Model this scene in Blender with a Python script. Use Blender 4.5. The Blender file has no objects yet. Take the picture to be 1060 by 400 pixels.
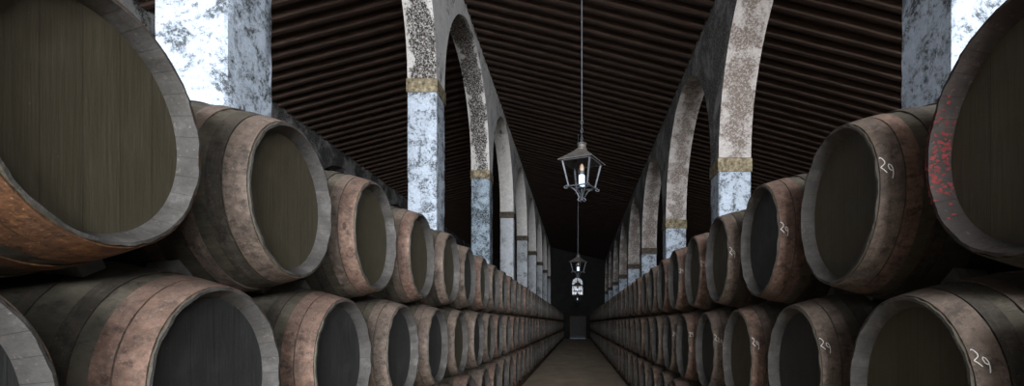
import bpy, bmesh, math, random
from mathutils import Vector, Matrix
random.seed(7)
PI = math.pi
scene = bpy.context.scene
COL = scene.collection

# ------------------------------------------------------------------ helpers
def mesh_obj(name, verts, faces, mats=None, parent=None, smooth=True, fmat=None, sharp=35):
    me = bpy.data.meshes.new(name)
    me.from_pydata([tuple(v) for v in verts], [], faces)
    bm = bmesh.new(); bm.from_mesh(me)
    bmesh.ops.recalc_face_normals(bm, faces=bm.faces)
    for f in bm.faces: f.smooth = smooth
    if smooth:
        a = math.radians(sharp)
        for e in bm.edges:
            if len(e.link_faces) == 2 and e.calc_face_angle(0) > a: e.smooth = False
    bm.to_mesh(me); bm.free()
    if mats:
        for m in (mats if isinstance(mats, (list, tuple)) else [mats]): me.materials.append(m)
    if fmat:
        for p, i in zip(me.polygons, fmat): p.material_index = i
    o = bpy.data.objects.new(name, me); COL.objects.link(o)
    if parent: o.parent = parent
    return o

class MB:
    """collects shapes for ONE mesh"""
    def __init__(s): s.v = []; s.f = []
    def add(s, v, f):
        n = len(s.v); s.v += [tuple(p) for p in v]; s.f += [tuple(i + n for i in q) for q in f]
    def box(s, x0, x1, y0, y1, z0, z1, m=None):
        v = [Vector((x, y, z)) for x in (x0, x1) for y in (y0, y1) for z in (z0, z1)]
        if m: v = [m @ p for p in v]
        s.add(v, [(0,1,3,2),(4,6,7,5),(0,4,5,1),(2,3,7,6),(0,2,6,4),(1,5,7,3)])
    def tube(s, pts, r, n=8, cap=True):
        pts = [Vector(p) for p in pts]; rs = r if isinstance(r, (list, tuple)) else [r]*len(pts)
        v = []; f = []; up = Vector((0.13, 0.21, 0.97)).normalized()
        for i, p in enumerate(pts):
            t = (pts[min(i+1, len(pts)-1)] - pts[max(i-1, 0)]).normalized()
            a = t.cross(up)
            if a.length < .1: a = t.cross(Vector((1, 0, 0)))
            a.normalize(); b = t.cross(a)
            for k in range(n):
                th = 2*PI*k/n
                v.append(p + (a*math.cos(th) + b*math.sin(th))*rs[i])
        for i in range(len(pts)-1):
            for k in range(n):
                k2 = (k+1) % n
                f.append((i*n+k, i*n+k2, (i+1)*n+k2, (i+1)*n+k))
        if cap:
            f.append(tuple(range(n-1, -1, -1))); f.append(tuple((len(pts)-1)*n + k for k in range(n)))
        s.add(v, f)
    def lathe(s, prof, n=20, c=(0, 0, 0)):
        v = []; f = []
        for (r, z) in prof:
            for k in range(n):
                th = 2*PI*k/n; v.append((c[0]+r*math.cos(th), c[1]+r*math.sin(th), c[2]+z))
        for i in range(len(prof)-1):
            for k in range(n):
                k2 = (k+1) % n
                f.append((i*n+k, i*n+k2, (i+1)*n+k2, (i+1)*n+k))
        f.append(tuple(range(n-1, -1, -1))); f.append(tuple((len(prof)-1)*n + k for k in range(n)))
        s.add(v, f)
    def build(s, name, mat, parent=None, smooth=True, bevel=0, sharp=35):
        o = mesh_obj(name, s.v, s.f, mat, parent, smooth, sharp=sharp)
        if bevel:
            b = o.modifiers.new('bevel', 'BEVEL'); b.width = bevel; b.segments = 2; b.limit_method = 'ANGLE'
        return o

def tag(o, label=None, cat=None, group=None, kind=None):
    if label: o['label'] = label
    if cat: o['category'] = cat
    if group: o['group'] = group
    if kind: o['kind'] = kind
    return o
def empty(name, loc=(0, 0, 0), rz=0):
    o = bpy.data.objects.new(name, None); COL.objects.link(o)
    o.location = loc; o.rotation_euler = (0, 0, rz); o.empty_display_size = .1
    return o
KIDS = {}
def kids(o):
    return [c for c in bpy.data.objects if c.parent == o]
def copy_tree(tree, parent=None):
    """tree = (object, [subtrees])"""
    o, ch = tree
    c = o.copy(); COL.objects.link(c); c.parent = parent
    for t in ch: copy_tree(t, c)
    return c
def make_tree(o): return (o, [make_tree(c) for c in kids(o)])

# ------------------------------------------------------------------ materials
class NT:
    def __init__(s, name):
        s.m = bpy.data.materials.new(name); s.m.use_nodes = True
        s.t = s.m.node_tree; s.n = s.t.nodes; s.l = s.t.links
        s.b = s.n['Principled BSDF']; s.out = s.n['Material Output']
        s.tc = s.n.new('ShaderNodeTexCoord')
    def node(s, typ, **kw):
        n = s.n.new(typ)
        for k, v in kw.items():
            if k.startswith('_'): setattr(n, k[1:], v)
        return n
    def link(s, a, b): s.l.new(a, b)
    def noise(s, vec, scale, detail=6, rough=.6, dist=0):
        n = s.n.new('ShaderNodeTexNoise'); n.inputs['Scale'].default_value = scale
        n.inputs['Detail'].default_value = detail; n.inputs['Roughness'].default_value = rough
        n.inputs['Distortion'].default_value = dist
        if vec: s.link(vec, n.inputs['Vector'])
        return n.outputs['Fac']
    def mapping(s, vec, scale=(1, 1, 1), loc=(0, 0, 0)):
        n = s.n.new('ShaderNodeMapping'); n.inputs['Scale'].default_value = scale; n.inputs['Location'].default_value = loc
        s.link(vec, n.inputs['Vector']); return n.outputs['Vector']
    def ramp(s, fac, stops):
        n = s.n.new('ShaderNodeValToRGB'); e = n.color_ramp.elements
        while len(e) > 1: e.remove(e[-1])
        e[0].position = stops[0][0]; c = stops[0][1]; e[0].color = (*c, 1) if isinstance(c, tuple) else (c, c, c, 1)
        for p, c in stops[1:]:
            q = e.new(p); q.color = (*c, 1) if isinstance(c, tuple) else (c, c, c, 1)
        s.link(fac, n.inputs['Fac']); return n.outputs['Color']
    def mix(s, fac, a, b, mode='MIX'):
        n = s.n.new('ShaderNodeMix'); n.data_type = 'RGBA'; n.blend_type = mode
        for sock, v in ((n.inputs['Factor'], fac), (n.inputs['A'], a), (n.inputs['B'], b)):
            if isinstance(v, (int, float)): sock.default_value = v if sock.type == 'VALUE' else (v, v, v, 1)
            elif isinstance(v, tuple): sock.default_value = (*v, 1)
            else: s.link(v, sock)
        # pick colour sockets explicitly
        return n.outputs['Result']
    def math(s, op, a, b=0.0, c=None):
        n = s.n.new('ShaderNodeMath'); n.operation = op
        for i, v in enumerate((a, b) if c is None else (a, b, c)):
            if isinstance(v, (int, float)): n.inputs[i].default_value = v
            else: s.link(v, n.inputs[i])
        return n.outputs[0]
    def sep(s, vec):
        n = s.n.new('ShaderNodeSeparateXYZ'); s.link(vec, n.inputs[0]); return n.outputs
    def bump(s, h, strength=.3, dist=.02):
        n = s.n.new('ShaderNodeBump'); n.inputs['Strength'].default_value = strength; n.inputs['Distance'].default_value = dist
        s.link(h, n.inputs['Height']); s.link(n.outputs[0], s.b.inputs['Normal'])
    def col(s, c):
        if isinstance(c, tuple): s.b.inputs['Base Color'].default_value = (*c, 1)
        else: s.link(c, s.b.inputs['Base Color'])
    def rough(s, v):
        if isinstance(v, (int, float)): s.b.inputs['Roughness'].default_value = v
        else: s.link(v, s.b.inputs['Roughness'])
    def rnd(s): return s.n.new('ShaderNodeObjectInfo').outputs['Random']
    def offset_by_random(s, vec, k=37.0):
        r = s.rnd(); c = s.n.new('ShaderNodeCombineXYZ')
        m = s.math('MULTIPLY', r, k)
        for i in range(3): s.link(m, c.inputs[i])
        a = s.n.new('ShaderNodeVectorMath'); a.operation = 'ADD'
        s.link(vec, a.inputs[0]); s.link(c.outputs[0], a.inputs[1]); return a.outputs[0]
    def white(s, v):
        n = s.n.new('ShaderNodeTexWhiteNoise'); n.noise_dimensions = '1D'; s.link(v, n.inputs['W']); return n.outputs['Value']

RB, RH, LEN, NST = .465, .358, 1.30, 30

def mat_stave():
    t = NT('stave_wood'); ob = t.tc.outputs['Object']; q = t.offset_by_random(ob)
    x, y, z = t.sep(ob)[0:3]
    ang = t.math('ARCTAN2', t.math('SUBTRACT', z, RB), y)
    idx = t.math('FLOOR', t.math('MULTIPLY', t.math('ADD', ang, 10*PI), NST/(2*PI)))
    w = t.white(t.math('ADD', idx, t.math('MULTIPLY', t.rnd(), 91.0)))
    gr = t.noise(t.mapping(q, (2.2, 22, 22)), 3.0, 8, .65)
    blot = t.noise(q, 4.0, 8, .7)
    fine = t.noise(q, 60, 4, .6)
    c = t.ramp(gr, [(.25, (.030, .026, .016)), (.55, (.066, .056, .036)), (.8, (.12, .103, .072))])
    c = t.mix(t.math('MULTIPLY', w, .5), c, (.022, .024, .022))
    c = t.mix(t.ramp(blot, [(.45, 0.0), (.62, .85)]), c, (.092, .080, .058))
    c = t.mix(t.ramp(t.noise(q, 13, 8, .78), [(.36, .8), (.48, 0.0)]), c, (.014, .012, .010))
    # settled cellar dust on the upper side
    g = t.n.new('ShaderNodeNewGeometry'); nz = t.sep(g.outputs['Normal'])[2]
    dust = t.math('MULTIPLY', t.ramp(nz, [(.35, 0.0), (.95, 1.0)]), t.ramp(fine, [(.35, .15), (.7, .8)]))
    c = t.mix(t.math('MULTIPLY', dust, .5), c, (.16, .140, .115))
    t.col(c); t.rough(t.ramp(blot, [(.3, .5), (.7, .85)]))
    t.bump(t.math('ADD', gr, t.math('MULTIPLY', fine, .4)), .35, .012)
    return t.m
def mat_rim(name='stave_end_wood', pal=((.030, .027, .024), (.066, .061, .056), (.135, .130, .125))):
    t = NT(name); ob = t.tc.outputs['Object']; q = t.offset_by_random(ob)
    x, y, z = t.sep(ob)[0:3]
    ang = t.math('ARCTAN2', t.math('SUBTRACT', z, RB), y)
    fr = t.math('MULTIPLY', t.math('ADD', ang, 10*PI), NST/(2*PI))
    idx = t.math('FLOOR', fr)
    w = t.white(t.math('ADD', idx, t.math('MULTIPLY', t.rnd(), 57.0)))
    seam = t.ramp(t.math('ABSOLUTE', t.math('SUBTRACT', t.math('FRACT', fr), .5)), [(.47, 1.0), (.495, .5)])
    n1 = t.noise(q, 9, 8, .7); n2 = t.noise(q, 80, 3, .6)
    c = t.ramp(n1, [(.32, pal[0]), (.52, pal[1]), (.72, pal[2])])
    c = t.mix(t.math('MULTIPLY', w, .55), c, (.05, .047, .045))
    c = t.mix(t.ramp(n2, [(.62, 0.0), (.75, .5)]), c, (.20, .19, .18))
    c = t.mix(1.0, c, seam, 'MULTIPLY')
    t.col(c); t.rough(.8); t.bump(t.math('ADD', n1, t.math('MULTIPLY', n2, .5)), .4, .01)
    return t.m
def mat_head(name, dark, mid, light):
    t = NT(name); ob = t.tc.outputs['Object']; q = t.offset_by_random(ob)
    x, y, z = t.sep(ob)[0:3]
    fr = t.math('ADD', t.math('MULTIPLY', y, 8.5), t.math('MULTIPLY', t.rnd(), 9.0))
    w = t.white(t.math('FLOOR', fr))
    seam = t.ramp(t.math('ABSOLUTE', t.math('SUBTRACT', t.math('FRACT', fr), .5)), [(.480, 1.0), (.496, .5)])
    gr = t.noise(t.mapping(q, (6, 26, 1.6)), 3.0, 8, .6)
    bl = t.noise(q, 5, 7, .7); sp = t.noise(q, 55, 3, .6)
    c = t.ramp(gr, [(.3, dark), (.55, mid), (.8, light)])
    c = t.mix(t.math('MULTIPLY', w, .3), c, tuple(v*.6 for v in dark))
    c = t.mix(t.ramp(bl, [(.52, 0.0), (.72, .35)]), c, tuple(v*1.25 for v in light))
    c = t.mix(t.ramp(sp, [(.73, 0.0), (.78, .6)]), c, (.2, .2, .18))
    c = t.mix(1.0, c, seam, 'MULTIPLY')
    t.col(c); t.rough(t.ramp(bl, [(.3, .45), (.7, .75)])); t.bump(gr, .25, .008)
    return t.m
def mat_hoop(name, a, b, c3, dustc=(.22, .17, .145)):
    t = NT(name); ob = t.tc.outputs['Object']; q = t.offset_by_random(ob)
    n1 = t.noise(q, 6, 9, .72, .4); n2 = t.noise(q, 38, 6, .65); n3 = t.noise(t.mapping(q, (30, 2, 2)), 3, 4, .6)
    c = t.ramp(n1, [(.3, a), (.52, b), (.74, c3)])
    c = t.mix(t.ramp(n2, [(.4, .0), (.68, .6)]), c, a)
    c = t.mix(t.ramp(n3, [(.5, .0), (.8, .4)]), c, dustc)
    n4 = t.noise(q, 95, 5, .7); n5 = t.noise(q, 17, 8, .75)
    c = t.mix(t.ramp(n5, [(.38, .75), (.50, 0.0)]), c, tuple(v*.5 for v in a))
    c = t.mix(t.ramp(n4, [(.60, .0), (.70, .65)]), c, tuple(v*1.5 for v in dustc))
    g = t.n.new('ShaderNodeNewGeometry'); nz = t.sep(g.outputs['Normal'])[2]
    dust = t.math('MULTIPLY', t.ramp(nz, [(.35, 0.0), (.95, 1.0)]), t.ramp(n2, [(.35, .2), (.7, .9)]))
    c = t.mix(t.math('MULTIPLY', dust, .5), c, dustc)
    t.col(c); t.b.inputs['Metallic'].default_value = .15; t.rough(.72)
    t.bump(t.math('ADD', n2, n5), .5, .010)
    return t.m
def mat_plaster(name, base, shade, mould, lo, hi, scale=2.2, speck=.5, zones=None, fade=None):
    t = NT(name); p = t.tc.outputs['Object']; q = t.offset_by_random(p, 11.0)
    big = t.noise(q, scale, 9, .72, .5); med = t.noise(q, scale*4.5, 8, .75); fin = t.noise(q, 26, 6, .75); vf = t.noise(q, 75, 4, .7)
    m = t.math('ADD', t.math('MULTIPLY', big, .6), t.math('ADD', t.math('MULTIPLY', med, .28), t.math('MULTIPLY', fin, .12)))
    c = t.mix(t.ramp(med, [(.35, 0.0), (.65, 1.0)]), base, shade)
    if zones:   # mould grows over the middle of the soffit and leaves the arrises clean
        xx = t.sep(p)[0]; d = t.math('ABSOLUTE', t.math('SUBTRACT', xx, zones[0]))
        m = t.math('ADD', m, t.math('MULTIPLY', t.math('SUBTRACT', d, zones[1]), zones[2]))
    if fade:    # the farther bays are drier and cleaner
        m = t.math('ADD', m, t.math('MULTIPLY', t.math('MAXIMUM', t.math('SUBTRACT', t.sep(p)[1], fade), 0.0), .03))
    k = t.ramp(m, [(lo, 1.0), (hi, 0.0)])
    k2 = t.ramp(t.math('ADD', t.math('MULTIPLY', fin, .65), t.math('MULTIPLY', vf, .35)), [(.49, 1.0), (.57, .25)])
    kk = t.mix(1.0, k, k2, 'MULTIPLY')
    c = t.mix(kk, c, mould)
    sp = t.ramp(fin, [(.30, 1.0), (.44, 0.0)])
    c = t.mix(t.math('MULTIPLY', sp, speck), c, mould)
    t.col(c); t.rough(.92); t.bump(t.math('ADD', t.math('ADD', med, fin), t.math('MULTIPLY', vf, .4)), .5, .025)
    return t.m
def mat_simple(name, stops, scale=8, stretch=(1, 1, 1), rough=.8, metal=0, bump=.3, rnd=True, detail=7):
    t = NT(name); q = t.offset_by_random(t.tc.outputs['Object']) if rnd else t.tc.outputs['Object']
    n = t.noise(t.mapping(q, stretch), scale, detail, .68)
    t.col(t.ramp(n, stops)); t.rough(rough); t.b.inputs['Metallic'].default_value = metal
    if bump: t.bump(n, bump, .015)
    return t.m
def mat_emit(name, col, strength):
    t = NT(name); t.col(col); t.b.inputs['Emission Color'].default_value = (*col, 1); t.b.inputs['Emission Strength'].default_value = strength
    return t.m

M = {}
M['stave'] = mat_stave(); M['rim'] = mat_rim(); M['rim_dark'] = mat_rim('stave_end_wood_dark', ((.022, .016, .015), (.046, .034, .031), (.095, .078, .072)))
M['head_olive'] = mat_head('head_wood_olive', (.060, .051, .031), (.072, .061, .038), (.088, .076, .050))
M['head_black'] = mat_head('head_wood_black', (.026, .027, .028), (.036, .037, .037), (.052, .052, .051))
M['hoop_rust'] = mat_hoop('hoop_rusty_iron', (.055, .034, .026), (.19, .112, .082), (.37, .245, .19))
M['hoop_dark'] = mat_hoop('hoop_dark_iron', (.024, .021, .016), (.048, .040, .030), (.095, .070, .052), (.13, .11, .09))
M['hoop_orange'] = mat_hoop('hoop_orange_rust', (.045, .022, .012), (.14, .060, .024), (.50, .22, .07), (.28, .15, .08))
M['hoop_grey'] = mat_hoop('hoop_dusty_brown_iron', (.055, .042, .034), (.155, .115, .09), (.29, .225, .18))
M['plaster_shaft'] = mat_plaster('whitewash_shaft', (.60, .68, .79), (.40, .47, .57), (.07, .08, .09), .44, .52, 4.2, .8)
M['plaster_grey'] = mat_plaster('whitewash_grey_shaft', (.58, .61, .65), (.40, .43, .47), (.10, .10, .10), .40, .50, 1.5, .4)
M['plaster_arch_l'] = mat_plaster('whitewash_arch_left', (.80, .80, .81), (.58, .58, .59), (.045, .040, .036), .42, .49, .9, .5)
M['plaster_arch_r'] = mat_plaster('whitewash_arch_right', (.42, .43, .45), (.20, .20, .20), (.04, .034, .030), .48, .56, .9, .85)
M['soffit_l'] = mat_plaster('whitewash_soffit_left', (.70, .69, .68), (.50, .48, .46), (.025, .019, .016), .53, .57, 1.3, .9, zones=(-3.08, .17, .6), fade=15.0)
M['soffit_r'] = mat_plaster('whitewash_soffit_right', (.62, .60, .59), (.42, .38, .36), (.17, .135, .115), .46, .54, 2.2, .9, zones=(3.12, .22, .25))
M['plaster_dark_shaft'] = mat_plaster('whitewash_dark_shaft', (.44, .54, .64), (.22, .28, .34), (.03, .035, .04), .47, .55, 3.0, .9)
M['mould_wall'] = mat_plaster('mouldy_wall', (.36, .36, .37), (.20, .20, .20), (.012, .012, .012), .48, .55, 1.3, .8)
M['stone'] = mat_simple('tan_capital_stone', [(.35, (.05, .040, .026)), (.5, (.20, .165, .105)), (.65, (.40, .34, .23))], 9, (1, 1, 1), .9)
M['stone_dark'] = mat_simple('dark_capital_stone', [(.35, (.03, .025, .02)), (.65, (.13, .105, .08))], 9, (1, 1, 1), .9)
M['rafter'] = mat_simple('old_rafter_wood', [(.3, (.020, .011, .0075)), (.55, (.042, .023, .015)), (.75, (.10, .055, .036))], 3, (.7, 8, 8), .85, bump=.5)
M['board'] = mat_simple('roof_board_wood', [(.3, (.022, .013, .009)), (.7, (.05, .030, .021))], 4, (6, 1, 1), .9)
M['floor'] = mat_simple('packed_sandy_earth', [(.3, (.32, .25, .18)), (.55, (.45, .36, .26)), (.75, (.58, .47, .35))], 1.3, (1, .5, 1), .9, rnd=False, detail=10)
M['skid'] = mat_simple('skid_timber', [(.3, (.05, .028, .018)), (.7, (.12, .065, .04))], 5, (8, .6, 8), .85)
M['wedge'] = mat_simple('wedge_wood', [(.3, (.07, .07, .064)), (.7, (.18, .175, .16))], 9, (2, 1, 1), .85)
M['iron'] = mat_simple('lantern_iron', [(.3, (.05, .055, .065)), (.7, (.13, .14, .16))], 18, rough=.55, metal=.35, bump=.15)
M['iron_roof'] = mat_simple('lantern_roof_iron', [(.3, (.06, .055, .052)), (.7, (.17, .155, .145))], 12, rough=.6, metal=.3, bump=.2)
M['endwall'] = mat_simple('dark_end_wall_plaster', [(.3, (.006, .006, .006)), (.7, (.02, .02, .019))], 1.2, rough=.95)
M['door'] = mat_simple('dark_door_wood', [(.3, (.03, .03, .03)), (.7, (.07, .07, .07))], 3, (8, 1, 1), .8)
M['chalk'] = mat_simple('white_chalk', [(.2, (.45, .43, .40)), (.5, (.78, .76, .73))], 60, rough=.95, bump=0)
M['red_paint'] = mat_simple('flaking_red_paint', [(.3, (.13, .02, .022)), (.7, (.30, .04, .04))], 30, rough=.8, bump=.2)
M['scratch'] = mat_simple('scratched_wood', [(.3, (.10, .09, .07)), (.7, (.16, .15, .12))], 40, rough=.8, bump=0)
M['lamp_white'] = mat_emit('lamp_tube_glow', (.70, .85, 1.0), .9)
M['lamp_tip'] = mat_simple('lamp_tip_tan', [(.3, (.35, .25, .18)), (.7, (.5, .38, .28))], 20, rough=.4, bump=0)

# ------------------------------------------------------------------ setting
XL, XR = -2.80, 2.80           # nave faces of the two arcades
WL, WR = .58, .64              # thickness in x
BAY, TH, A0 = 6.08, .62, 4.08  # pillar rhythm along y
CAMZ = 1.60
NP = 9
def py(k, side='left'): return A0 + BAY*k - (.26 if side == 'right' and k <= 0 else 0)
Y0, Y1 = -22.0, py(8) + .62    # room ends
EL = dict(cap=4.73+CAMZ, crown=7.73+CAMZ, top=7.95+CAMZ)
ER = dict(cap=3.15+CAMZ, crown=6.27+CAMZ, top=6.62+CAMZ)

def struct(o): o['kind'] = 'structure'; return o

mb = MB(); mb.add([(-13, Y0, 0), (10, Y0, 0), (10, Y1, 0), (-13, Y1, 0)], [(0, 1, 2, 3)])
struct(mb.build('floor', M['floor'], smooth=False))

def arcade(name, x0, x1, e, mat, z_low, side='left', first=-2, last=NP-1, n=28, soffit=None):
    """one continuous wall with a row of round arches; z_low = where its piers start"""
    vs, fs = [], []
    def quad(a, b, c, d):
        i = len(vs); vs.extend([a, b, c, d]); fs.append((i, i+1, i+2, i+3))
    zt = e['top'] + .3
    for k in range(first, last):
        ya, yb = py(k, side) + TH, py(k+1, side); m = (ya+yb)/2; h = (yb-ya)/2
        pts = []
        for i in range(n+1):
            th = PI - PI*i/n
            jit = .012*math.sin(i*2.1+k*1.7)
            pts.append((m + h*math.cos(th), z_low + (e['crown'] - z_low + jit)*math.sin(th) if e.get('spr') is None else e['spr'] + (e['crown']-e['spr']+jit)*math.sin(th)))
        if e.get('spr') is not None:
            pts = [(ya, z_low)] + pts + [(yb, z_low)]
        for (a, b) in zip(pts[:-1], pts[1:]):
            for j in range(3):   # split the soffit across its width
                xa = x0 + (x1-x0)*j/3; xb = x0 + (x1-x0)*(j+1)/3
                quad((xa, a[0], a[1]), (xb, a[0], a[1]), (xb, b[0], b[1]), (xa, b[0], b[1]))
            for x in (x0, x1):
                quad((x, a[0], a[1]), (x, b[0], b[1]), (x, b[0], zt), (x, a[0], zt))
    for k in range(first, last+1):
        for x in (x0, x1):
            quad((x, py(k, side), z_low), (x, py(k, side)+TH, z_low), (x, py(k, side)+TH, zt), (x, py(k, side), zt))
        quad((x0, py(k, side), z_low), (x1, py(k, side), z_low), (x1, py(k, side)+TH, z_low), (x0, py(k, side)+TH, z_low))
    ya, yb = py(first, side), py(last, side)+TH
    quad((x0, ya, zt), (x1, ya, zt), (x1, yb, zt), (x0, yb, zt))
    o = mesh_obj(name, vs, fs, mat, None, True)
    bm = bmesh.new(); bm.from_mesh(o.data); bmesh.ops.remove_doubles(bm, verts=bm.verts, dist=.0005)
    bmesh.ops.recalc_face_normals(bm, faces=bm.faces)
    for ed in bm.edges:
        if len(ed.link_faces) == 2: ed.smooth = ed.calc_face_angle(0) < math.radians(30)
    if soffit:
        o.data.materials.append(soffit)
        for f in bm.faces:
            if abs(f.normal.x) < .5: f.material_index = 1
    bm.to_mesh(o.data); bm.free()
    return struct(o)
capL, capR = EL['cap']+.14, ER['cap']+.14
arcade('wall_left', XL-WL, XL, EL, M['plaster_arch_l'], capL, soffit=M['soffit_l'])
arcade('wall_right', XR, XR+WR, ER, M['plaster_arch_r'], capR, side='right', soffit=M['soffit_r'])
XO = -8.95
arcade('wall_outer_left', XO-.6, XO, dict(crown=5.92+CAMZ, top=6.33+CAMZ, spr=3.1+CAMZ), M['mould_wall'], 0.0)
mb = MB(); mb.box(-13, -12.7, Y0, Y1, 0, 8.0); struct(mb.build('wall_far_left', M['mould_wall'], smooth=False))
mb = MB(); SW = (-19.0, -9.0, 3.4, 6.2)
mb.box(9.0, 9.3, Y0, SW[0], 0, 7.2); mb.box(9.0, 9.3, SW[1], Y1, 0, 7.2); mb.box(9.0, 9.3, SW[0], SW[1], 0, SW[2]); mb.box(9.0, 9.3, SW[0], SW[1], SW[3], 7.2)
struct(mb.build('wall_far_right', M['mould_wall'], smooth=False))

# end wall with an arched window opening and a door opening
WX0, WX1, WZ0, WZS, WZ1 = -.62, .56, 4.55, 5.85, 6.42
DX0, DX1, DZ1 = -.82, .86, 2.35
vs, fs = [], []
def q4(a, b, c, d):
    i = len(vs); vs.extend([a, b, c, d]); fs.append((i, i+1, i+2, i+3))
def wall_rect(x0, x1, z0, z1):
    q4((x0, Y1, z0), (x1, Y1, z0), (x1, Y1, z1), (x0, Y1, z1)); q4((x0, Y1+.4, z0), (x1, Y1+.4, z0), (x1, Y1+.4, z1), (x0, Y1+.4, z1))
wall_rect(-13, DX0, 0, 11); wall_rect(DX1, 9.3, 0, 11); wall_rect(DX0, DX1, DZ1, WZ0); 
wall_rect(DX0, WX0, WZ0, 11); wall_rect(WX1, DX1, WZ0, 11)
wpts = [(WX0, WZ0), (WX0, WZS)] + [((WX0+WX1)/2 + (WX1-WX0)/2*math.cos(PI - PI*i/14), WZS + (WZ1-WZS)*math.sin(PI*i/14)) for i in range(1, 14)] + [(WX1, WZS), (WX1, WZ0)]
for a, b in zip(wpts[1:-2], wpts[2:-1]):
    for y in (Y1, Y1+.4): q4((a[0], y, a[1]), (b[0], y, b[1]), (b[0], y, 11), (a[0], y, 11))
for a, b in zip(wpts, wpts[1:] + wpts[:1]): q4((a[0], Y1, a[1]), (b[0], Y1, b[1]), (b[0], Y1+.4, b[1]), (a[0], Y1+.4, a[1]))
dp = [(DX0, 0), (DX0, DZ1), (DX1, DZ1), (DX1, 0)]
for a, b in zip(dp[:-1], dp[1:]): q4((a[0], Y1, a[1]), (b[0], Y1, b[1]), (b[0], Y1+.4, b[1]), (a[0], Y1+.4, a[1]))
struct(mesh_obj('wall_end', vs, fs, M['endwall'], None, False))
# window
win = struct(empty('window_1', ((WX0+WX1)/2, Y1+.2, WZ0)))
wm = MB(); cx = (WX0+WX1)/2
loc = [(p[0]-cx, p[1]-WZ0) for p in wpts]
wm.tube([(p[0]*.96, 0, .02+p[1]*.98) for p in loc] + [(loc[0][0]*.96, 0, .02)], .045, 6)
wm.build('window_frame', M['door'], win)
wm = MB()
wm.tube([(0, 0, 0), (0, 0, WZ1-WZ0-.02)], .03, 6)
for z in (.45, .9, WZS-WZ0): wm.tube([(-.57, 0, z), (.57, 0, z)], .028, 6)
for x in (-.3, .3): wm.tube([(x, 0, 0), (x*.85, 0, WZ1-WZ0-.12)], .018, 6)
wm.build('mullion', M['door'], win)
t = NT('leaded_window_glass')
v = t.n.new('ShaderNodeTexVoronoi'); v.inputs['Scale'].default_value = 6.5; t.link(t.tc.outputs['Object'], v.inputs['Vector'])
lum = t.sep(v.outputs['Color'])
cc = t.ramp(lum[0], [(.0, (.25, .40, .62)), (.35, (.85, .93, 1.0)), (.6, (.55, .72, .95)), (.8, (.75, .45, .25)), (.9, (.95, .98, 1.0))])
t.col((.1, .12, .15)); t.link(cc, t.b.inputs['Emission Color']); t.b.inputs['Emission Strength'].default_value = .3; t.rough(.2)
M['window_glass'] = t.m
gl = MB(); n = len(loc)
gl.add([(p[0]*.97, .03, p[1]) for p in loc] + [(p[0]*.97, .04, p[1]) for p in loc],
       [tuple(range(n)), tuple(range(2*n-1, n-1, -1))] + [(i, (i+1) % n, n+(i+1) % n, n+i) for i in range(n)])
gl.build('window_pane', M['window_glass'], win, smooth=False)
# door
dr = struct(empty('door_1', ((DX0+DX1)/2, Y1+.2, 0)))
w2 = (DX1-DX0)/2
for sx in (-1, 1):
    d = MB(); a, b = sorted((sx*0, sx*(w2-.075)))
    d.box(a, b, -.03, .03, 0, DZ1-.075)
    for i in range(1, 4):
        xx = a + (b-a)*i/4; d.box(xx-.008, xx+.008, -.038, -.03, .05, DZ1-.14)
    for z in (.35, 1.2, 2.0): d.box(a+.02, b-.02, -.05, -.03, z-.06, z+.06)
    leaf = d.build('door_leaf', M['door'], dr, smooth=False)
d = MB(); d.box(-w2, -w2+.08, -.08, .08, 0, DZ1); d.box(w2-.08, w2, -.08, .08, 0, DZ1); d.box(-w2+.08, w2-.08, -.08, .08, DZ1-.08, DZ1)
d.build('door_frame', M['skid'], dr, smooth=False)
d = MB(); d.tube([(.06, -.06, 1.05), (.06, -.10, 1.05), (.06, -.10, 1.2), (.06, -.06, 1.2)], .012, 6); d.build('door_handle', M['iron'], dr)

# entrance wall behind the camera: high daylight openings
OPN = [(-2.7, 4.5, 4.3, 7.9), (5.0, 8.4, 2.9, 5.4), (-8.1, -4.1, 2.9, 6.5)]
xs = sorted({-13, 9.3, *[o[0] for o in OPN], *[o[1] for o in OPN]})
mb = MB()
for a, b in zip(xs[:-1], xs[1:]):
    op = [o for o in OPN if o[0] <= a and o[1] >= b]
    if op:
        if op[0][2] > 0: mb.box(a, b, Y0-.5, Y0, 0, op[0][2])
        mb.box(a, b, Y0-.5, Y0, op[0][3], 11)
    else: mb.box(a, b, Y0-.5, Y0, 0, 11)
struct(mb.build('wall_entrance', M['plaster_grey'], smooth=False))

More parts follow.
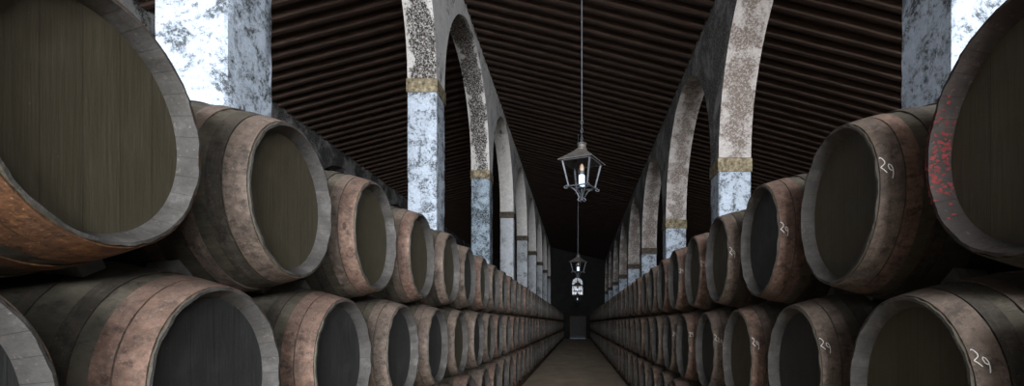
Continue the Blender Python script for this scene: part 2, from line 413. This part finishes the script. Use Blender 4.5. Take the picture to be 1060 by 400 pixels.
# ceilings: boards on rafters
SLN, SLL = .250, .263
XRIDGE = XL - WL/2
def roof(name, xa, za, xb, zb, spacing, y_start, seed, wide=.92):
    rnd = random.Random(seed)
    lift = .17
    L = math.hypot(xb-xa, zb-za); ang = math.atan2(zb-za, xb-xa)
    mb = MB()
    v = [(xa, Y0, za+lift), (xb, Y0, zb+lift), (xb, Y1, zb+lift), (xa, Y1, za+lift)]
    v += [(p[0], p[1], p[2]+.06) for p in v]
    mb.add(v, [(0, 3, 2, 1), (4, 5, 6, 7), (0, 1, 5, 4), (1, 2, 6, 5), (2, 3, 7, 6), (3, 0, 4, 7)])
    ceil = struct(mb.build(name, M['board'], smooth=False))
    protos = []
    def rafter_geo(r2):
        V, F = [], []; n = 40; m = 12; ph = [r2.uniform(0, 6) for _ in range(6)]
        for i in range(n+1):
            s = L*i/n
            wob = .010*math.sin(s*.8+ph[0]) + .002*math.sin(s*3.7+ph[1]); dz = .005*math.sin(s*1.1+ph[2]) + .002*math.sin(s*5.1+ph[3])
            rr = .088*(1 + .02*math.sin(s*2.3+ph[4]) + .015*math.sin(s*7.3+ph[5]) + r2.uniform(-.03, .03))
            for k in range(m):
                th = 2*PI*k/m
                cy = math.copysign(abs(math.cos(th))**.5, math.cos(th)); cz = math.copysign(abs(math.sin(th))**.5, math.sin(th))
                V.append((s, rr*wide*cy + wob, rr*cz + .085 + dz))
        for i in range(n):
            for k in range(m): F.append((i*m+k, i*m+(k+1) % m, (i+1)*m+(k+1) % m, (i+1)*m+k))
        F.append(tuple(range(m-1, -1, -1))); F.append(tuple(n*m+k for k in range(m)))
        return V, F
    for j in range(5):
        V, F = rafter_geo(rnd); me_o = mesh_obj('rafter', V, F, M['rafter'], ceil); protos.append(me_o)
    y = y_start; cnt = 0; far = MB()
    R = Matrix.Rotation(-ang, 4, 'Y')
    while y < Y1-.2:
        yy = y + rnd.uniform(-.03, .03)
        if cnt < 100:
            o = protos[cnt] if cnt < 5 else protos[rnd.randrange(5)].copy()
            if cnt >= 5: COL.objects.link(o)
            o.parent = ceil; o.location = (xa, yy, za); o.rotation_euler = (0, -ang, 0)
        else:
            V, F = rafter_geo(rnd); T = Matrix.Translation((xa, yy, za)) @ R
            far.add([T @ Vector(p) for p in V], F)
        cnt += 1; y += spacing
    if far.v:
        o = far.build('rafter', M['rafter'], ceil); o['kind'] = 'stuff'
zr = EL['top'] + SLN*(WL/2)
roof('ceiling', XRIDGE, EL['top'] + SLN*(XL-XRIDGE), XR+WR/2, EL['top'] - SLN*(XR+WR/2-XL) , .415, 5.6, 3, 1.45)
zmid = EL['top'] - SLN*(XR+WR/2-XL)
roof('ceiling', XR+WR/2, zmid, 9.1, zmid - .262*(9.1-XR-WR/2), .40, 4.2, 5)
roof('ceiling', -12.8, EL['top'] - SLL*(12.8+XL-WL), XRIDGE, EL['top'] + SLN*(XL-XRIDGE), .44, 4.8, 9)
print('right top', zmid-CAMZ)

# ------------------------------------------------------------------ pillars
ORD = ['first', 'second', 'third', 'fourth', 'fifth', 'sixth', 'seventh', 'eighth', 'ninth', 'tenth', 'eleventh', 'twelfth', 'thirteenth', 'fourteenth', 'fifteenth', 'sixteenth', 'seventeenth', 'eighteenth', 'nineteenth', 'twentieth']
TENS = {2: 'twenty', 3: 'thirty', 4: 'forty', 5: 'fifty'}
def ordn(i):
    if i < 20: return ORD[i]
    n = i+1; a, b = divmod(n, 10)
    if b == 0: return {2: 'twentieth', 3: 'thirtieth', 4: 'fortieth', 5: 'fiftieth'}[a]
    return TENS[a] + '-' + ORD[b-1]
def pillar(side, k):
    x0, w, e = (XL-WL, WL, EL) if side == 'left' else (XR, WR, ER)
    root = empty('pillar', (x0+w/2, py(k, side)+TH/2, 0))
    rnd = random.Random(k*7 + (side == 'left'))
    H = e['cap']-.14; nz = 36
    V, F = [], []; cs = []
    for (sx, sy) in ((-1, -1), (1, -1), (1, 1), (-1, 1)):
        pass
    ring = []
    nseg = 5
    hw, hd = w/2, TH/2; ch = .018
    base = []
    corners = [(-hw, -hd), (hw, -hd), (hw, hd), (-hw, hd)]
    for i in range(4):
        a = Vector(corners[i]); b = Vector(corners[(i+1) % 4]); d = (b-a).normalized()
        for j in range(nseg+1):
            base.append(a + d*ch + (b-a-2*ch*d)*j/nseg)
    m = len(base)
    for i in range(nz+1):
        for p in base:
            j = rnd.uniform(-.0035, .0035) if 0 < i < nz else 0
            V.append((p.x*(1+j/ .3), p.y*(1+j/.3), H*i/nz))
    for i in range(nz):
        for k2 in range(m): F.append((i*m+k2, i*m+(k2+1) % m, (i+1)*m+(k2+1) % m, (i+1)*m+k2))
    F.append(tuple(range(m-1, -1, -1))); F.append(tuple(nz*m+j for j in range(m)))
    sm = M['plaster_dark_shaft'] if side == 'left' and k == 2 else M['plaster_shaft'] if k < 3 or side == 'right' else M['plaster_grey']
    mesh_obj('shaft', V, F, sm, root, True, sharp=40)
    c = MB(); p = .022
    c.box(-hw-p, hw+p, -hd-p, hd+p, H, H+.27)
    c.build('capital', M['stone'] if k < 3 else M['stone_dark'], root, bevel=.012)
    word = {'left': 'left', 'right': 'right'}[side]
    desc = ['white limewashed square pillar rising behind the nearest barrels', 'white mottled square pillar with tan stone capital band',
            'grey stained square pillar with narrow tan capital band', 'pale square pillar with darker capital band'][min(k, 3)]
    tag(root, f'{desc}, {ordn(k)} from the camera in the {word} arcade', 'pillar', f'{word} arcade pillars')
for k in range(NP):
    pillar('left', k); pillar('right', k)

# ------------------------------------------------------------------ barrels
def r_at(x): return RB - (RB-RH)*abs(2*x/LEN)**2.0
SEG = NST*3
def rev(profile, n=SEG, groove=None, jit=None, closed=False, rnd=None):
    """revolve (x, r) about the barrel's axis, which lies along x at height RB"""
    V, F = [], []
    for i, (x, r) in enumerate(profile):
        for k in range(n):
            th = -PI + 2*PI*k/n
            rr, xx = r, x
            if groove and groove[i] and k % 3 == 0: rr -= groove[i]
            if jit and jit[i]:
                st = ((k+1)//3) % NST
                rr += jit[i]*(math.sin(st*12.9898+i*.3)*.5); xx += jit[i]*math.sin(st*78.233)
            V.append((xx, rr*math.cos(th), RB + rr*math.sin(th)))
    m = len(profile)
    for i in range(m if closed else m-1):
        j = (i+1) % m
        for k in range(n):
            k2 = (k+1) % n; F.append((i*n+k, i*n+k2, j*n+k2, j*n+k))
    return V, F
H2 = LEN/2
CH_D, CH_R = .060, .036
def stave_geo(n=SEG):
    xs = [-H2 + LEN*i/16 for i in range(17)]
    prof = [(x, r_at(x)) for x in xs]
    g = [.003]*17; j = [0]*16 + [.0025]
    prof += [(H2+.001, RH-.011), (H2-CH_D*.5, RH-.0235), (H2-CH_D, RH-CH_R), (H2-CH_D-.03, RH-CH_R)]
    g += [.0, 0, 0, 0]; j += [.0025, .001, 0, 0]
    tail = [(-H2+CH_D+.03, RH-CH_R), (-H2+CH_D, RH-CH_R), (-H2-.001, RH-.011)]
    allp = prof + tail
    V, F = rev(allp, n, g+[0, 0, 0], j+[0, 0, 0], closed=True)
    fm = []
    m = len(allp)
    for i in range(m):
        fm += [1 if 16 <= i <= 18 or i >= m-2 else 0]*n
    return V, F, fm
def head_geo(sgn=1, n=SEG//2):
    x1 = sgn*(H2-CH_D); x0 = sgn*(H2-CH_D-.028); R = RH-CH_R+.002
    V, F = [], []
    for x in (x0, x1):
        for k in range(n):
            th = 2*PI*k/n; V.append((x, R*math.cos(th), RB+R*math.sin(th)))
    F = [(k, (k+1) % n, n+(k+1) % n, n+k) for k in range(n)] + [tuple(range(n)), tuple(range(2*n-1, n-1, -1))]
    return V, F
def hoop_geo(a, b, n=SEG):
    """a..b measured from the head end inward (positive) or from the back (negative values)"""
    if a >= 0: xa, xb = H2-b, H2-a
    else: xa, xb = -H2-a, -H2-b; xa, xb = min(xa, xb), max(xa, xb)
    th = .0055
    prof = [(xa, r_at(xa)+.001), (xa, r_at(xa)+th), ((xa+xb)/2, r_at((xa+xb)/2)+th), (xb, r_at(xb)+th), (xb, r_at(xb)+.001), ((xa+xb)/2, r_at((xa+xb)/2)-.004)]
    return rev(prof, n, closed=True)
HOOPS = [(.006, .088), (.094, .150), (.205, .262), (.375, .43), (-.006, -.088), (-.205, -.262), (-.375, -.43)]
hoop_mesh = {}
def build_barrel(chime='hoop_rust', second='hoop_grey', headm='head_olive', third='hoop_dark'):
    root = empty('barrel')
    V, F, fm = stave_geo()
    mesh_obj('staves', V, F, [M['stave'], M['rim_dark' if chime == 'hoop_dark' else 'rim']], root, fmat=fm, sharp=28)
    V, F = head_geo(1); mesh_obj('head', V, F, M[headm], root)
    V, F = head_geo(-1); mesh_obj('back_head', V, F, M[headm], root)
    mats = [chime, second, third, 'hoop_dark' if third == 'hoop_dark' else 'hoop_grey', chime, third, 'hoop_grey']
    for (a, b), mm in zip(HOOPS, mats):
        V, F = hoop_geo(a, b); mesh_obj('hoop', V, F, M[mm], root)
    b = MB(); b.lathe([(.03, 0), (.03, .012), (.022, .022)], 14, (0, 0, 2*RB-.004)); b.build('bung', M['wedge'], root)
    return root
KINDSB = [('hoop_rust', 'hoop_grey', 'head_olive', 'hoop_dark', 'pinkish rusty'), ('hoop_rust', 'hoop_rust', 'head_black', 'hoop_dark', 'pinkish rusty'),
          ('hoop_grey', 'hoop_dark', 'head_olive', 'hoop_grey', 'dusty brown'), ('hoop_grey', 'hoop_grey', 'head_black', 'hoop_dark', 'dusty brown'),
          ('hoop_orange', 'hoop_orange', 'head_olive', 'hoop_orange', 'orange rusted'), ('hoop_dark', 'hoop_dark', 'head_olive', 'hoop_dark', 'dark iron'),
          ('hoop_grey', 'hoop_rust', 'head_olive', 'hoop_dark', 'brown and rust')]
KW = [k[4] for k in KINDSB]
protos = []; trees = []
for kd in KINDSB:
    r = build_barrel(*kd[:4]); protos.append(r); trees.append(make_tree(r))
# distant barrels: the same shape as one mesh (too small in the photograph to show their parts)
def far_mesh(kd):
    n = 36; V, F, fm = [], [], []
    def put(v, f, m):
        o = len(V); V.extend(v); F.extend([tuple(i+o for i in q) for q in f]); fm.extend(m if isinstance(m, list) else [m]*len(f))
    xs = [-H2 + LEN*i/10 for i in range(11)]
    prof = [(x, r_at(x)) for x in xs] + [(H2, RH-.011), (H2-CH_D, RH-CH_R), (-H2+CH_D, RH-CH_R), (-H2, RH-.011)]
    v, f = rev(prof, n, closed=True)
    put(v, f, [1 if i // n in (10, 11, 13) else 0 for i in range(len(f))])
    for s in (1, -1):
        v, f = head_geo(s, n); put(v, f, 2)
    mats = [3, 4, 5, 4, 3, 5, 4]
    for (a, b), mi in zip(HOOPS, mats):
        v, f = hoop_geo(a, b, n); put(v, f, mi)
    o = mesh_obj('barrel', V, F, [M['stave'], M['rim'], M[kd[2]], M[kd[0]], M[kd[1]], M[kd[3]]], None, fmat=fm)
    return o
far = {k: far_mesh(KINDSB[k]) for k in (0, 1, 2, 3, 5)}
used_p = [False]*len(protos); used_f = [False]*len(protos)

XH = {'left': -1.347, 'right': 1.20}
TIERZ = {'left': {1: .570, 2: 1.378, 3: 2.186}, 'right': {1: .530, 2: 1.338, 3: 2.146}}
FIRST = {'left': {3: 1.475, 2: .975, 1: .475}, 'right': {3: 1.405, 2: 1.905, 1: 1.405}}
TN = {1: 'bottom', 2: 'middle', 3: 'top'}
END = 49.6
placed = {}
spec = {('left', 3, 0): 4, ('left', 3, 1): 2, ('left', 3, 2): 0, ('left', 3, 3): 0, ('left', 2, 0): 3, ('left', 2, 1): 1, ('left', 2, 2): 1, ('left', 2, 3): 3, ('left', 3, 4): 2, ('left', 3, 5): 3, ('left', 2, 4): 3, ('left', 2, 5): 2,
        ('right', 3, 0): 5, ('right', 3, 1): 6, ('right', 3, 2): 1, ('right', 3, 3): 2, ('right', 3, 4): 0, ('right', 2, 0): 2, ('right', 2, 1): 3, ('right', 2, 2): 0}
NFULL = 15.0
look = {'left': 'left', 'right': 'right'}
for side in ('left', 'right'):
    for tier in (3, 2, 1):
        y = FIRST[side][tier]; i = 0
        rnd = random.Random(tier*10 + (side == 'left'))
        while y < END:
            kd = spec.get((side, tier, i))
            if kd is None: kd = rnd.choices([0, 1, 2, 3], [2, 2, 3, 3] if tier == 3 else [1, 2, 2, 4])[0]
            near = y < NFULL
            if near:
                o = protos[kd] if not used_p[kd] else copy_tree(trees[kd]); used_p[kd] = True
            else:
                kd = rnd.choices([0, 1, 2, 3, 5], [1, .5, 2, 3, 4])[0]
                if used_f[kd]: o = far[kd].copy(); COL.objects.link(o)
                else: o = far[kd]; used_f[kd] = True
            dx = rnd.uniform(-.012, .012) if i > 0 else 0
            xc = XH[side] + (-H2 if side == 'left' else H2) + dx
            zc = TIERZ[side][tier]
            o.location = (xc, y , zc-RB)
            o.rotation_euler = (0, 0, 0 if side == 'left' else PI)
            hd = 'olive' if KINDSB[kd][2] == 'head_olive' else 'black'
            if near: lab = f'{hd} headed barrel with {KW[kd]} hoops, {ordn(i)} from camera, {TN[tier]} tier, {side} stack'
            else: lab = f'distant {hd} headed barrel, {ordn(i)} from camera, {TN[tier]} tier, {side} stack'
            tag(o, lab, 'barrel', f'barrels in the {TN[tier]} tier of the {side} stack')
            placed[(side, tier, i)] = (o, xc, y, zc, kd)
            y += 1.0; i += 1
print('barrels', len(placed))

# the rows go on behind the camera and shade the near barrels
for side in ('left', 'right'):
    for tier in ((3, 2, 1) if side == 'left' else (2, 1)):
        yb_ = FIRST[side][tier] - 1
        while yb_ > -3.2:
            o = copy_tree(trees[2 if tier == 3 else 3])
            o.location = (XH[side] + (-H2 if side == 'left' else H2), yb_, TIERZ[side][tier]-RB); o.rotation_euler = (0, 0, 0 if side == 'left' else PI)
            tag(o, f'barrel in {TN[tier]} tier of {side} stack, behind the viewer', 'barrel', f'{side} stack barrels behind the viewer')
            yb_ -= 1.0

# skids under the bottom tier
for side in ('left', 'right'):
    s = -1 if side == 'left' else 1
    h = TIERZ[side][1] - r_at(H2-.2) - .004
    for nm, dx in (('aisle edge', .14), ('pillar side', 1.08)):
        xx = XH[side] + s*dx
        inner = min(abs(H2-dx+.06), abs(H2-dx-.06)); m = MB(); m.box(xx-.06, xx+.06, -3.4, 50.2, 0, TIERZ[side][1] - r_at(inner) - .006)
        tag(m.build('skid_beam', M['skid'], bevel=.008), f'long low timber skid beam under the {side} barrel stack, on its {nm}', 'beam', f'skid beams under the {side} stack')

# wedges between tiers (near barrels, where the photograph shows them)
def wedge(side, lo, up, n, sx=.40):
    o, xc, y1, z1, _ = placed[lo]; o2, xc2, y2, z2, _ = placed[up]
    s = -1 if side == 'left' else 1
    x = XH[side] + s*sx
    a = Vector((0, y1, z1)); b = Vector((0, y2, z2)); d = (b-a); D = d.length; d.normalize()
    tdir = Vector((0, d.z, -d.y))
    rr = r_at(H2-sx)
    gap = D - 2*rr
    mid = a + d*(rr + gap/2)
    # thick outer end sits in the widening gap on the upper side of the lower barrel
    sg = 1 if d.y > 0 else -1
    out = tdir*(-sg)
    V = []
    hl = .065
    for xx in (x-hl, x+hl):
        gap = D - 2*r_at(H2-abs(xx-XH[side]))
        for (u, hh) in ((0, gap*.47), (.10, gap*.5+.008)):
            for v in (-hh, hh):
                p = mid + out*u + d*v; V.append((xx, p.y, p.z))
    F = [(0, 1, 3, 2), (4, 6, 7, 5), (0, 4, 5, 1), (2, 3, 7, 6), (0, 2, 6, 4), (1, 5, 7, 3)]
    ob = mesh_obj('wooden_wedge', V, F, M['wedge'], None, False)
    bv = ob.modifiers.new('bevel', 'BEVEL'); bv.width = .005; bv.segments = 2
    return ob
for side in ('left', 'right'):
    for i in range(0, 5):
        for dd, wn in ((0, 'near'), (1, 'far')):
            lo = (side, 2, i + dd - (0 if side == 'left' else 1))
            if lo not in placed: continue
            ob = wedge(side, lo, (side, 3, i), i)
            tag(ob, f'grey wooden wedge on the {wn} side under the {ordn(i)} top barrel of the {side} stack', 'wedge', f'wedges under the top tier of the {side} stack')

# chalk numbers on the chime hoops of the right hand barrels
GL = {'2': [[(0, .8), (.1, .97), (.3, 1.0), (.5, .9), (.5, .7), (.3, .4), (.05, .08), (.0, 0), (.3, .03), (.62, -.02)]],
      '9': [[(.5, .82), (.35, .98), (.12, .92), (.03, .7), (.15, .5), (.38, .52), (.52, .75), (.5, .82), (.52, .5), (.45, .1), (.38, -.1)]],
      '8': [[(.5, .85), (.3, 1), (.1, .85), (.2, .6), (.45, .4), (.5, .15), (.25, 0), (.05, .15), (.15, .4), (.42, .62), (.5, .85)]],
      'L': [[(0, 1), (.02, .5), (0, 0), (.35, .02), (.5, .05)]]}
def chalk(key, txt, h, x_in, elev, lean=0.0):
    o, xc, y, z, kd = placed[key]
    V, F = [], []
    wd = h*.07
    cx = 0
    def P(sx, sy):
        # sx runs inward from the head, sy up round the barrel; both in metres
        d = x_in + sx; xl = H2 - d
        r = r_at(xl) + .0062
        th = elev + sy/r
        # head end is local +x; camera side is world -y, which is local +y after the half turn
        return Vector((xl, r*math.cos(th), RB + r*math.sin(th)))
    for ch in txt:
        for st in GL[ch]:
            pts = []
            for a, b in zip(st[:-1], st[1:]):
                for k in range(3): pts.append((a[0]+(b[0]-a[0])*k/3, a[1]+(b[1]-a[1])*k/3))
            pts.append(st[-1])
            q = [((cx + p[0])*h*.62, (p[1]-.5)*h - (cx+p[0])*h*lean) for p in pts]
            for i, p in enumerate(q):
                a = q[max(0, i-1)]; b = q[min(len(q)-1, i+1)]
                tx, ty = b[0]-a[0], b[1]-a[1]; l = math.hypot(tx, ty) or 1
                nx, ny = -ty/l*wd/2, tx/l*wd/2
                V.append(P(p[0]+nx, p[1]+ny)); V.append(P(p[0]-nx, p[1]-ny))
                if i:
                    n = len(V); F.append((n-4, n-3, n-1, n-2))
        cx += .78
    o2 = mesh_obj('chalk_number', V, F, M['chalk'], o, False)
    tag(o2, f'white chalk number {txt} on the hoop')
for (key, txt, h, xi, el, ln) in [
    (('right', 3, 1), '29', .050, .010, .28, .8), (('right', 3, 2), '29', .048, .010, .10, .7), (('right', 3, 3), '29', .048, .010, .10, .7), (('right', 3, 4), '29', .048, .010, .12, .1),
    (('right', 3, 5), '29', .048, .010, .2, .1), (('right', 3, 6), '29', .048, .010, .15, .1), (('right', 3, 8), '29', .048, .010, .15, .1),
    (('right', 2, 0), '29', .042, .014, .47, .8), (('right', 2, 1), '29', .048, .010, .48, .7), (('right', 2, 2), '29', .048, .010, .40, .7), (('right', 2, 3), '289', .048, .010, .40, .7),
    (('right', 2, 4), '29', .048, .010, .4, .1), (('right', 2, 5), '29', .048, .010, .35, .1), (('right', 2, 7), '29', .048, .010, .4, .1)]:
    chalk(key, txt, h, xi, el, ln)

# flaking red paint on the rim of the nearest right barrel, carved strokes on its head
def rim_paint():
    o, xc, y, z, kd = placed[('right', 3, 0)]
    rnd = random.Random(4); V, F = [], []
    for k in range(260):
        th = rnd.gauss(PI*1.0, .30)*-1 + 2*PI
        th = PI + rnd.gauss(-.05, .26)
        rr = rnd.uniform(RH-.009, RH-.001) if rnd.random() < .35 else rnd.uniform(RH-.036, RH-.013)
        t0 = (RH-.011-rr)/.025 if rr < RH-.011 else 0
        xx = H2 + .0042 - max(0, t0)*CH_D
        s = rnd.uniform(.0008, .0038); n0 = len(V); m = rnd.randint(5, 7)
        for j in range(m):
            a = 2*PI*j/m; q = s*rnd.uniform(.6, 1.3)
            r2 = rr + q*math.cos(a)*.7; t2 = th + q*math.sin(a)*1.6/rr
            x2 = xx - (max(0, (RH-.011-r2))/.025*CH_D - max(0, t0)*CH_D)
            V.append((x2, -r2*math.cos(t2)*-1*-1, RB + r2*math.sin(t2)))
        F.append(tuple(range(n0, n0+m)))
    # the far side of the rim as seen from the camera is world +y = local -y
    V = [(a, -abs(b), c) for a, b, c in V]
    o2 = mesh_obj('paint_flakes', V, F, M['red_paint'], o, False); tag(o2, 'flaking red paint on the rim')
rim_paint()

def carved():
    o, xc, y, z, kd = placed[('right', 3, 0)]
    V, F = [], []
    for n in range(2):
        for a, b in (((0, 1), (0, 0)), ((0, 0), (.55, .04))):
            # local y runs away from the picture's right; letters read from the aisle
            w = .0016
            p0 = Vector((n*.028 + a[0]*.03, a[1]*.034)); p1 = Vector((n*.028 + b[0]*.03, b[1]*.034))
            d = (p1-p0).normalized(); q = Vector((-d.y, d.x))*w
            m = len(V)
            for p in (p0-q, p1-q, p1+q, p0+q): V.append((H2-CH_D+.0006, .085 + p.x, RB + .03 + p.y))
            F.append((m, m+1, m+2, m+3))
    o2 = mesh_obj('carved_letters', V, F, M['scratch'], o, False); tag(o2, 'faint letters LL scratched into the head')
carved()

# ------------------------------------------------------------------ lanterns
def build_lantern(rod_top):
    root = empty('lantern')
    # origin: bottom finial; heights in metres
    zr, zb = .20, .575      # ring height, eave height
    hr, hb, he = .145, .215, .262
    m = MB()
    def sq(h, z): return [(-h, -h, z), (h, -h, z), (h, h, z), (-h, h, z)]
    # roof: flared pyramid shell
    prof = [(he, zb-.012), (he+.004, zb), (.17, zb+.075), (.085, zb+.15), (.06, zb+.18)]
    V = []; F = []
    for h, z in prof: V += sq(h, z)
    V += sq(.05, zb+.165); V += sq(he-.012, zb-.008)
    n = len(prof)+2
    for i in range(n-1):
        for k in range(4): F.append((i*4+k, i*4+(k+1) % 4, (i+1)*4+(k+1) % 4, (i+1)*4+k))
    F.append(((n-1)*4, (n-1)*4+1, 1, 0)); F.append(((n-1)*4+1, (n-1)*4+2, 2, 1)); F.append(((n-1)*4+2, (n-1)*4+3, 3, 2)); F.append(((n-1)*4+3, (n-1)*4, 0, 3))
    F = [f for f in F]
    mesh_obj('lantern_roof', V, F, M['iron_roof'], root, False)
    m = MB(); m.lathe([(.078, zb+.165), (.082, zb+.18), (.062, zb+.20), (.062, zb+.245), (.075, zb+.25), (.07, zb+.265), (.03, zb+.285), (.012, zb+.31)], 20)
    m.build('lantern_cap', M['iron_roof'], root)
    for sx, sy in ((-1, -1), (1, -1), (1, 1), (-1, 1)):
        m = MB(); m.tube([(sx*hb, sy*hb, zb-.002), (sx*hr, sy*hr, zr)], [.017, .013], 6); m.build('corner_bar', M['iron'], root)
    m = MB()
    for a, b in zip(sq(hr+.012, zr), sq(hr+.012, zr)[1:] + sq(hr+.012, zr)[:1]): m.tube([a, b], .012, 6)
    m.tube([(-hr, 0, zr), (hr, 0, zr)], .008, 6); m.tube([(0, -hr, zr), (0, hr, zr)], .008, 6)
    m.build('lower_frame', M['iron'], root); m = MB()
    for a, b in zip(sq(hb+.01, zb-.015), sq(hb+.01, zb-.015)[1:] + sq(hb+.01, zb-.015)[:1]): m.tube([a, b], .010, 6)
    m.build('eave_frame', M['iron'], root)
    for sx, sy in ((-1, -1), (1, -1), (1, 1), (-1, 1)):
        m = MB(); pts = []
        # curled toe outside the ring, then a sweep down to the finial
        for i in range(9):
            a = PI*1.5*i/8; r = .022
            pts.append((hr+.03 + r*math.cos(a+PI*1.0)*-1, zr - .012 - r*math.sin(a)))
        pts = pts[::-1] + [(hr+.004, zr+.004), (hr-.03, zr-.012), (hr-.075, zr-.05), (.045, zr-.10), (.03, zr-.15), (.045, zr-.185), (.03, zr-.20), (.016, zr-.185)]
        m.tube([(sx*p[0], sy*p[0], p[1]) for p in pts], .0085, 6); m.build('scroll_bracket', M['iron'], root)
    m = MB(); m.lathe([(.004, .0), (.02, .012), (.022, .03), (.01, .045), (.014, .06), (.008, .075), (.008, zr)], 12); m.build('finial', M['iron'], root)
    m = MB(); m.lathe([(.036, zr+.01), (.044, zr+.02), (.044, zr+.17), (.040, zr+.18)], 16); m.build('lamp_tube', M['lamp_white'], root)
    m = MB(); m.lathe([(.038, zr+.18), (.040, zr+.19), (.040, zr+.235), (.036, zr+.24)], 16); m.build('lamp_holder', M['iron'], root)
    m = MB(); m.lathe([(.030, zr+.24), (.034, zr+.27), (.028, zr+.31), (.012, zr+.345), (.002, zr+.355)], 16); m.build('lamp_bulb', M['lamp_tip'], root)
    # suspension: rod with a few twisted links just above the cap
    m = MB()
    for i in range(5):
        z0 = zb+.31 + i*.062; al = PI/2*(i % 2) + .4
        pts = []
        for k in range(13):
            a = 2*PI*k/12; u = .013*math.cos(a); w = .036*math.sin(a)
            pts.append((u*math.cos(al), u*math.sin(al), z0+w+.02))
        m.tube(pts, .005, 6, cap=False)
    m.build('chain', M['iron'], root)
    m = MB(); m.tube([(0, 0, zb+.60), (0, 0, rod_top)], .0085, 8); m.tube([(.0, 0, rod_top-.03), (0, 0, rod_top)], .03, 10)
    m.build('rod', M['iron'], root)
    return root
LZ, LS = 7.46, 12.16
zb0 = CAMZ + 1.78
def roofz(x): return EL['top'] - SLN*(x-XL)
xl = .06
lroot = build_lantern(roofz(xl) - zb0 + .0); ltree = make_tree(lroot)
names = ['large black iron lantern with pale lamp, nearest hanging over the aisle', 'second black iron lantern down the aisle, hanging below the near one',
         'third iron lantern down the aisle, seen against the arched end window', 'farthest tiny iron lantern hanging over the end of the aisle']
for i in range(4):
    r = lroot if i == 0 else copy_tree(ltree)
    r.location = ((.06, .02, 0, -.02)[i], LZ + LS*i, zb0); r.rotation_euler = (0, 0, math.radians(-24 - 6*i))
    tag(r, names[i], 'lantern', 'iron lanterns hanging over the aisle')

# ------------------------------------------------------------------ light
w = bpy.data.worlds.new('World'); scene.world = w; w.use_nodes = True
bg = w.node_tree.nodes['Background']; bg.inputs['Color'].default_value = (.55, .72, 1.0, 1); bg.inputs['Strength'].default_value = 1.0
def daylight(name, x0, x1, z0, z1, power, col=(.94, .97, 1.0)):
    l = bpy.data.lights.new(name, 'AREA'); l.shape = 'RECTANGLE'; l.size = x1-x0; l.size_y = z1-z0; l.energy = power; l.color = col
    o = bpy.data.objects.new(name, l); COL.objects.link(o)
    o.location = ((x0+x1)/2, Y0+.02, (z0+z1)/2); o.rotation_euler = (PI/2, 0, 0)
    return o
daylight('entrance_daylight', -2.6, 4.4, 4.4, 7.8, 11000)
l = bpy.data.lights.new('side_window_daylight', 'AREA'); l.shape = 'RECTANGLE'; l.size = 9.8; l.size_y = 2.7; l.energy = 3000; l.color = (.94, .97, 1.0)
o = bpy.data.objects.new('side_window_daylight', l); COL.objects.link(o); o.location = (8.98, -14.0, 4.8); o.rotation_euler = (PI/2, 0, PI/2)
daylight('right_bay_daylight', 5.0, 8.4, 3.0, 5.3, 4500)
daylight('side_bay_daylight', -8.0, -4.2, 3.0, 6.4, 700)

# ------------------------------------------------------------------ camera
cam = bpy.data.cameras.new('camera'); co = bpy.data.objects.new('camera', cam); COL.objects.link(co)
F_PX, VPX, VPY = 530.0, 598.0, 335.0
TILT = math.radians(0.0)
cam.sensor_fit = 'HORIZONTAL'; cam.sensor_width = 36; cam.lens = 36*F_PX/1060
co.location = (0, 0, CAMZ); co.rotation_euler = (PI/2 + TILT, 0, 0)
cam.shift_x = -(VPX-530)/1060
cam.shift_y = (VPY-200 - F_PX*math.tan(TILT))/1060
cam.clip_start = .05; cam.clip_end = 200
scene.camera = co
vs_ = scene.view_settings; vs_.view_transform = 'Standard'; vs_.look = 'None'; vs_.gamma = 1; vs_.exposure = -0.12; vs_.use_curve_mapping = False
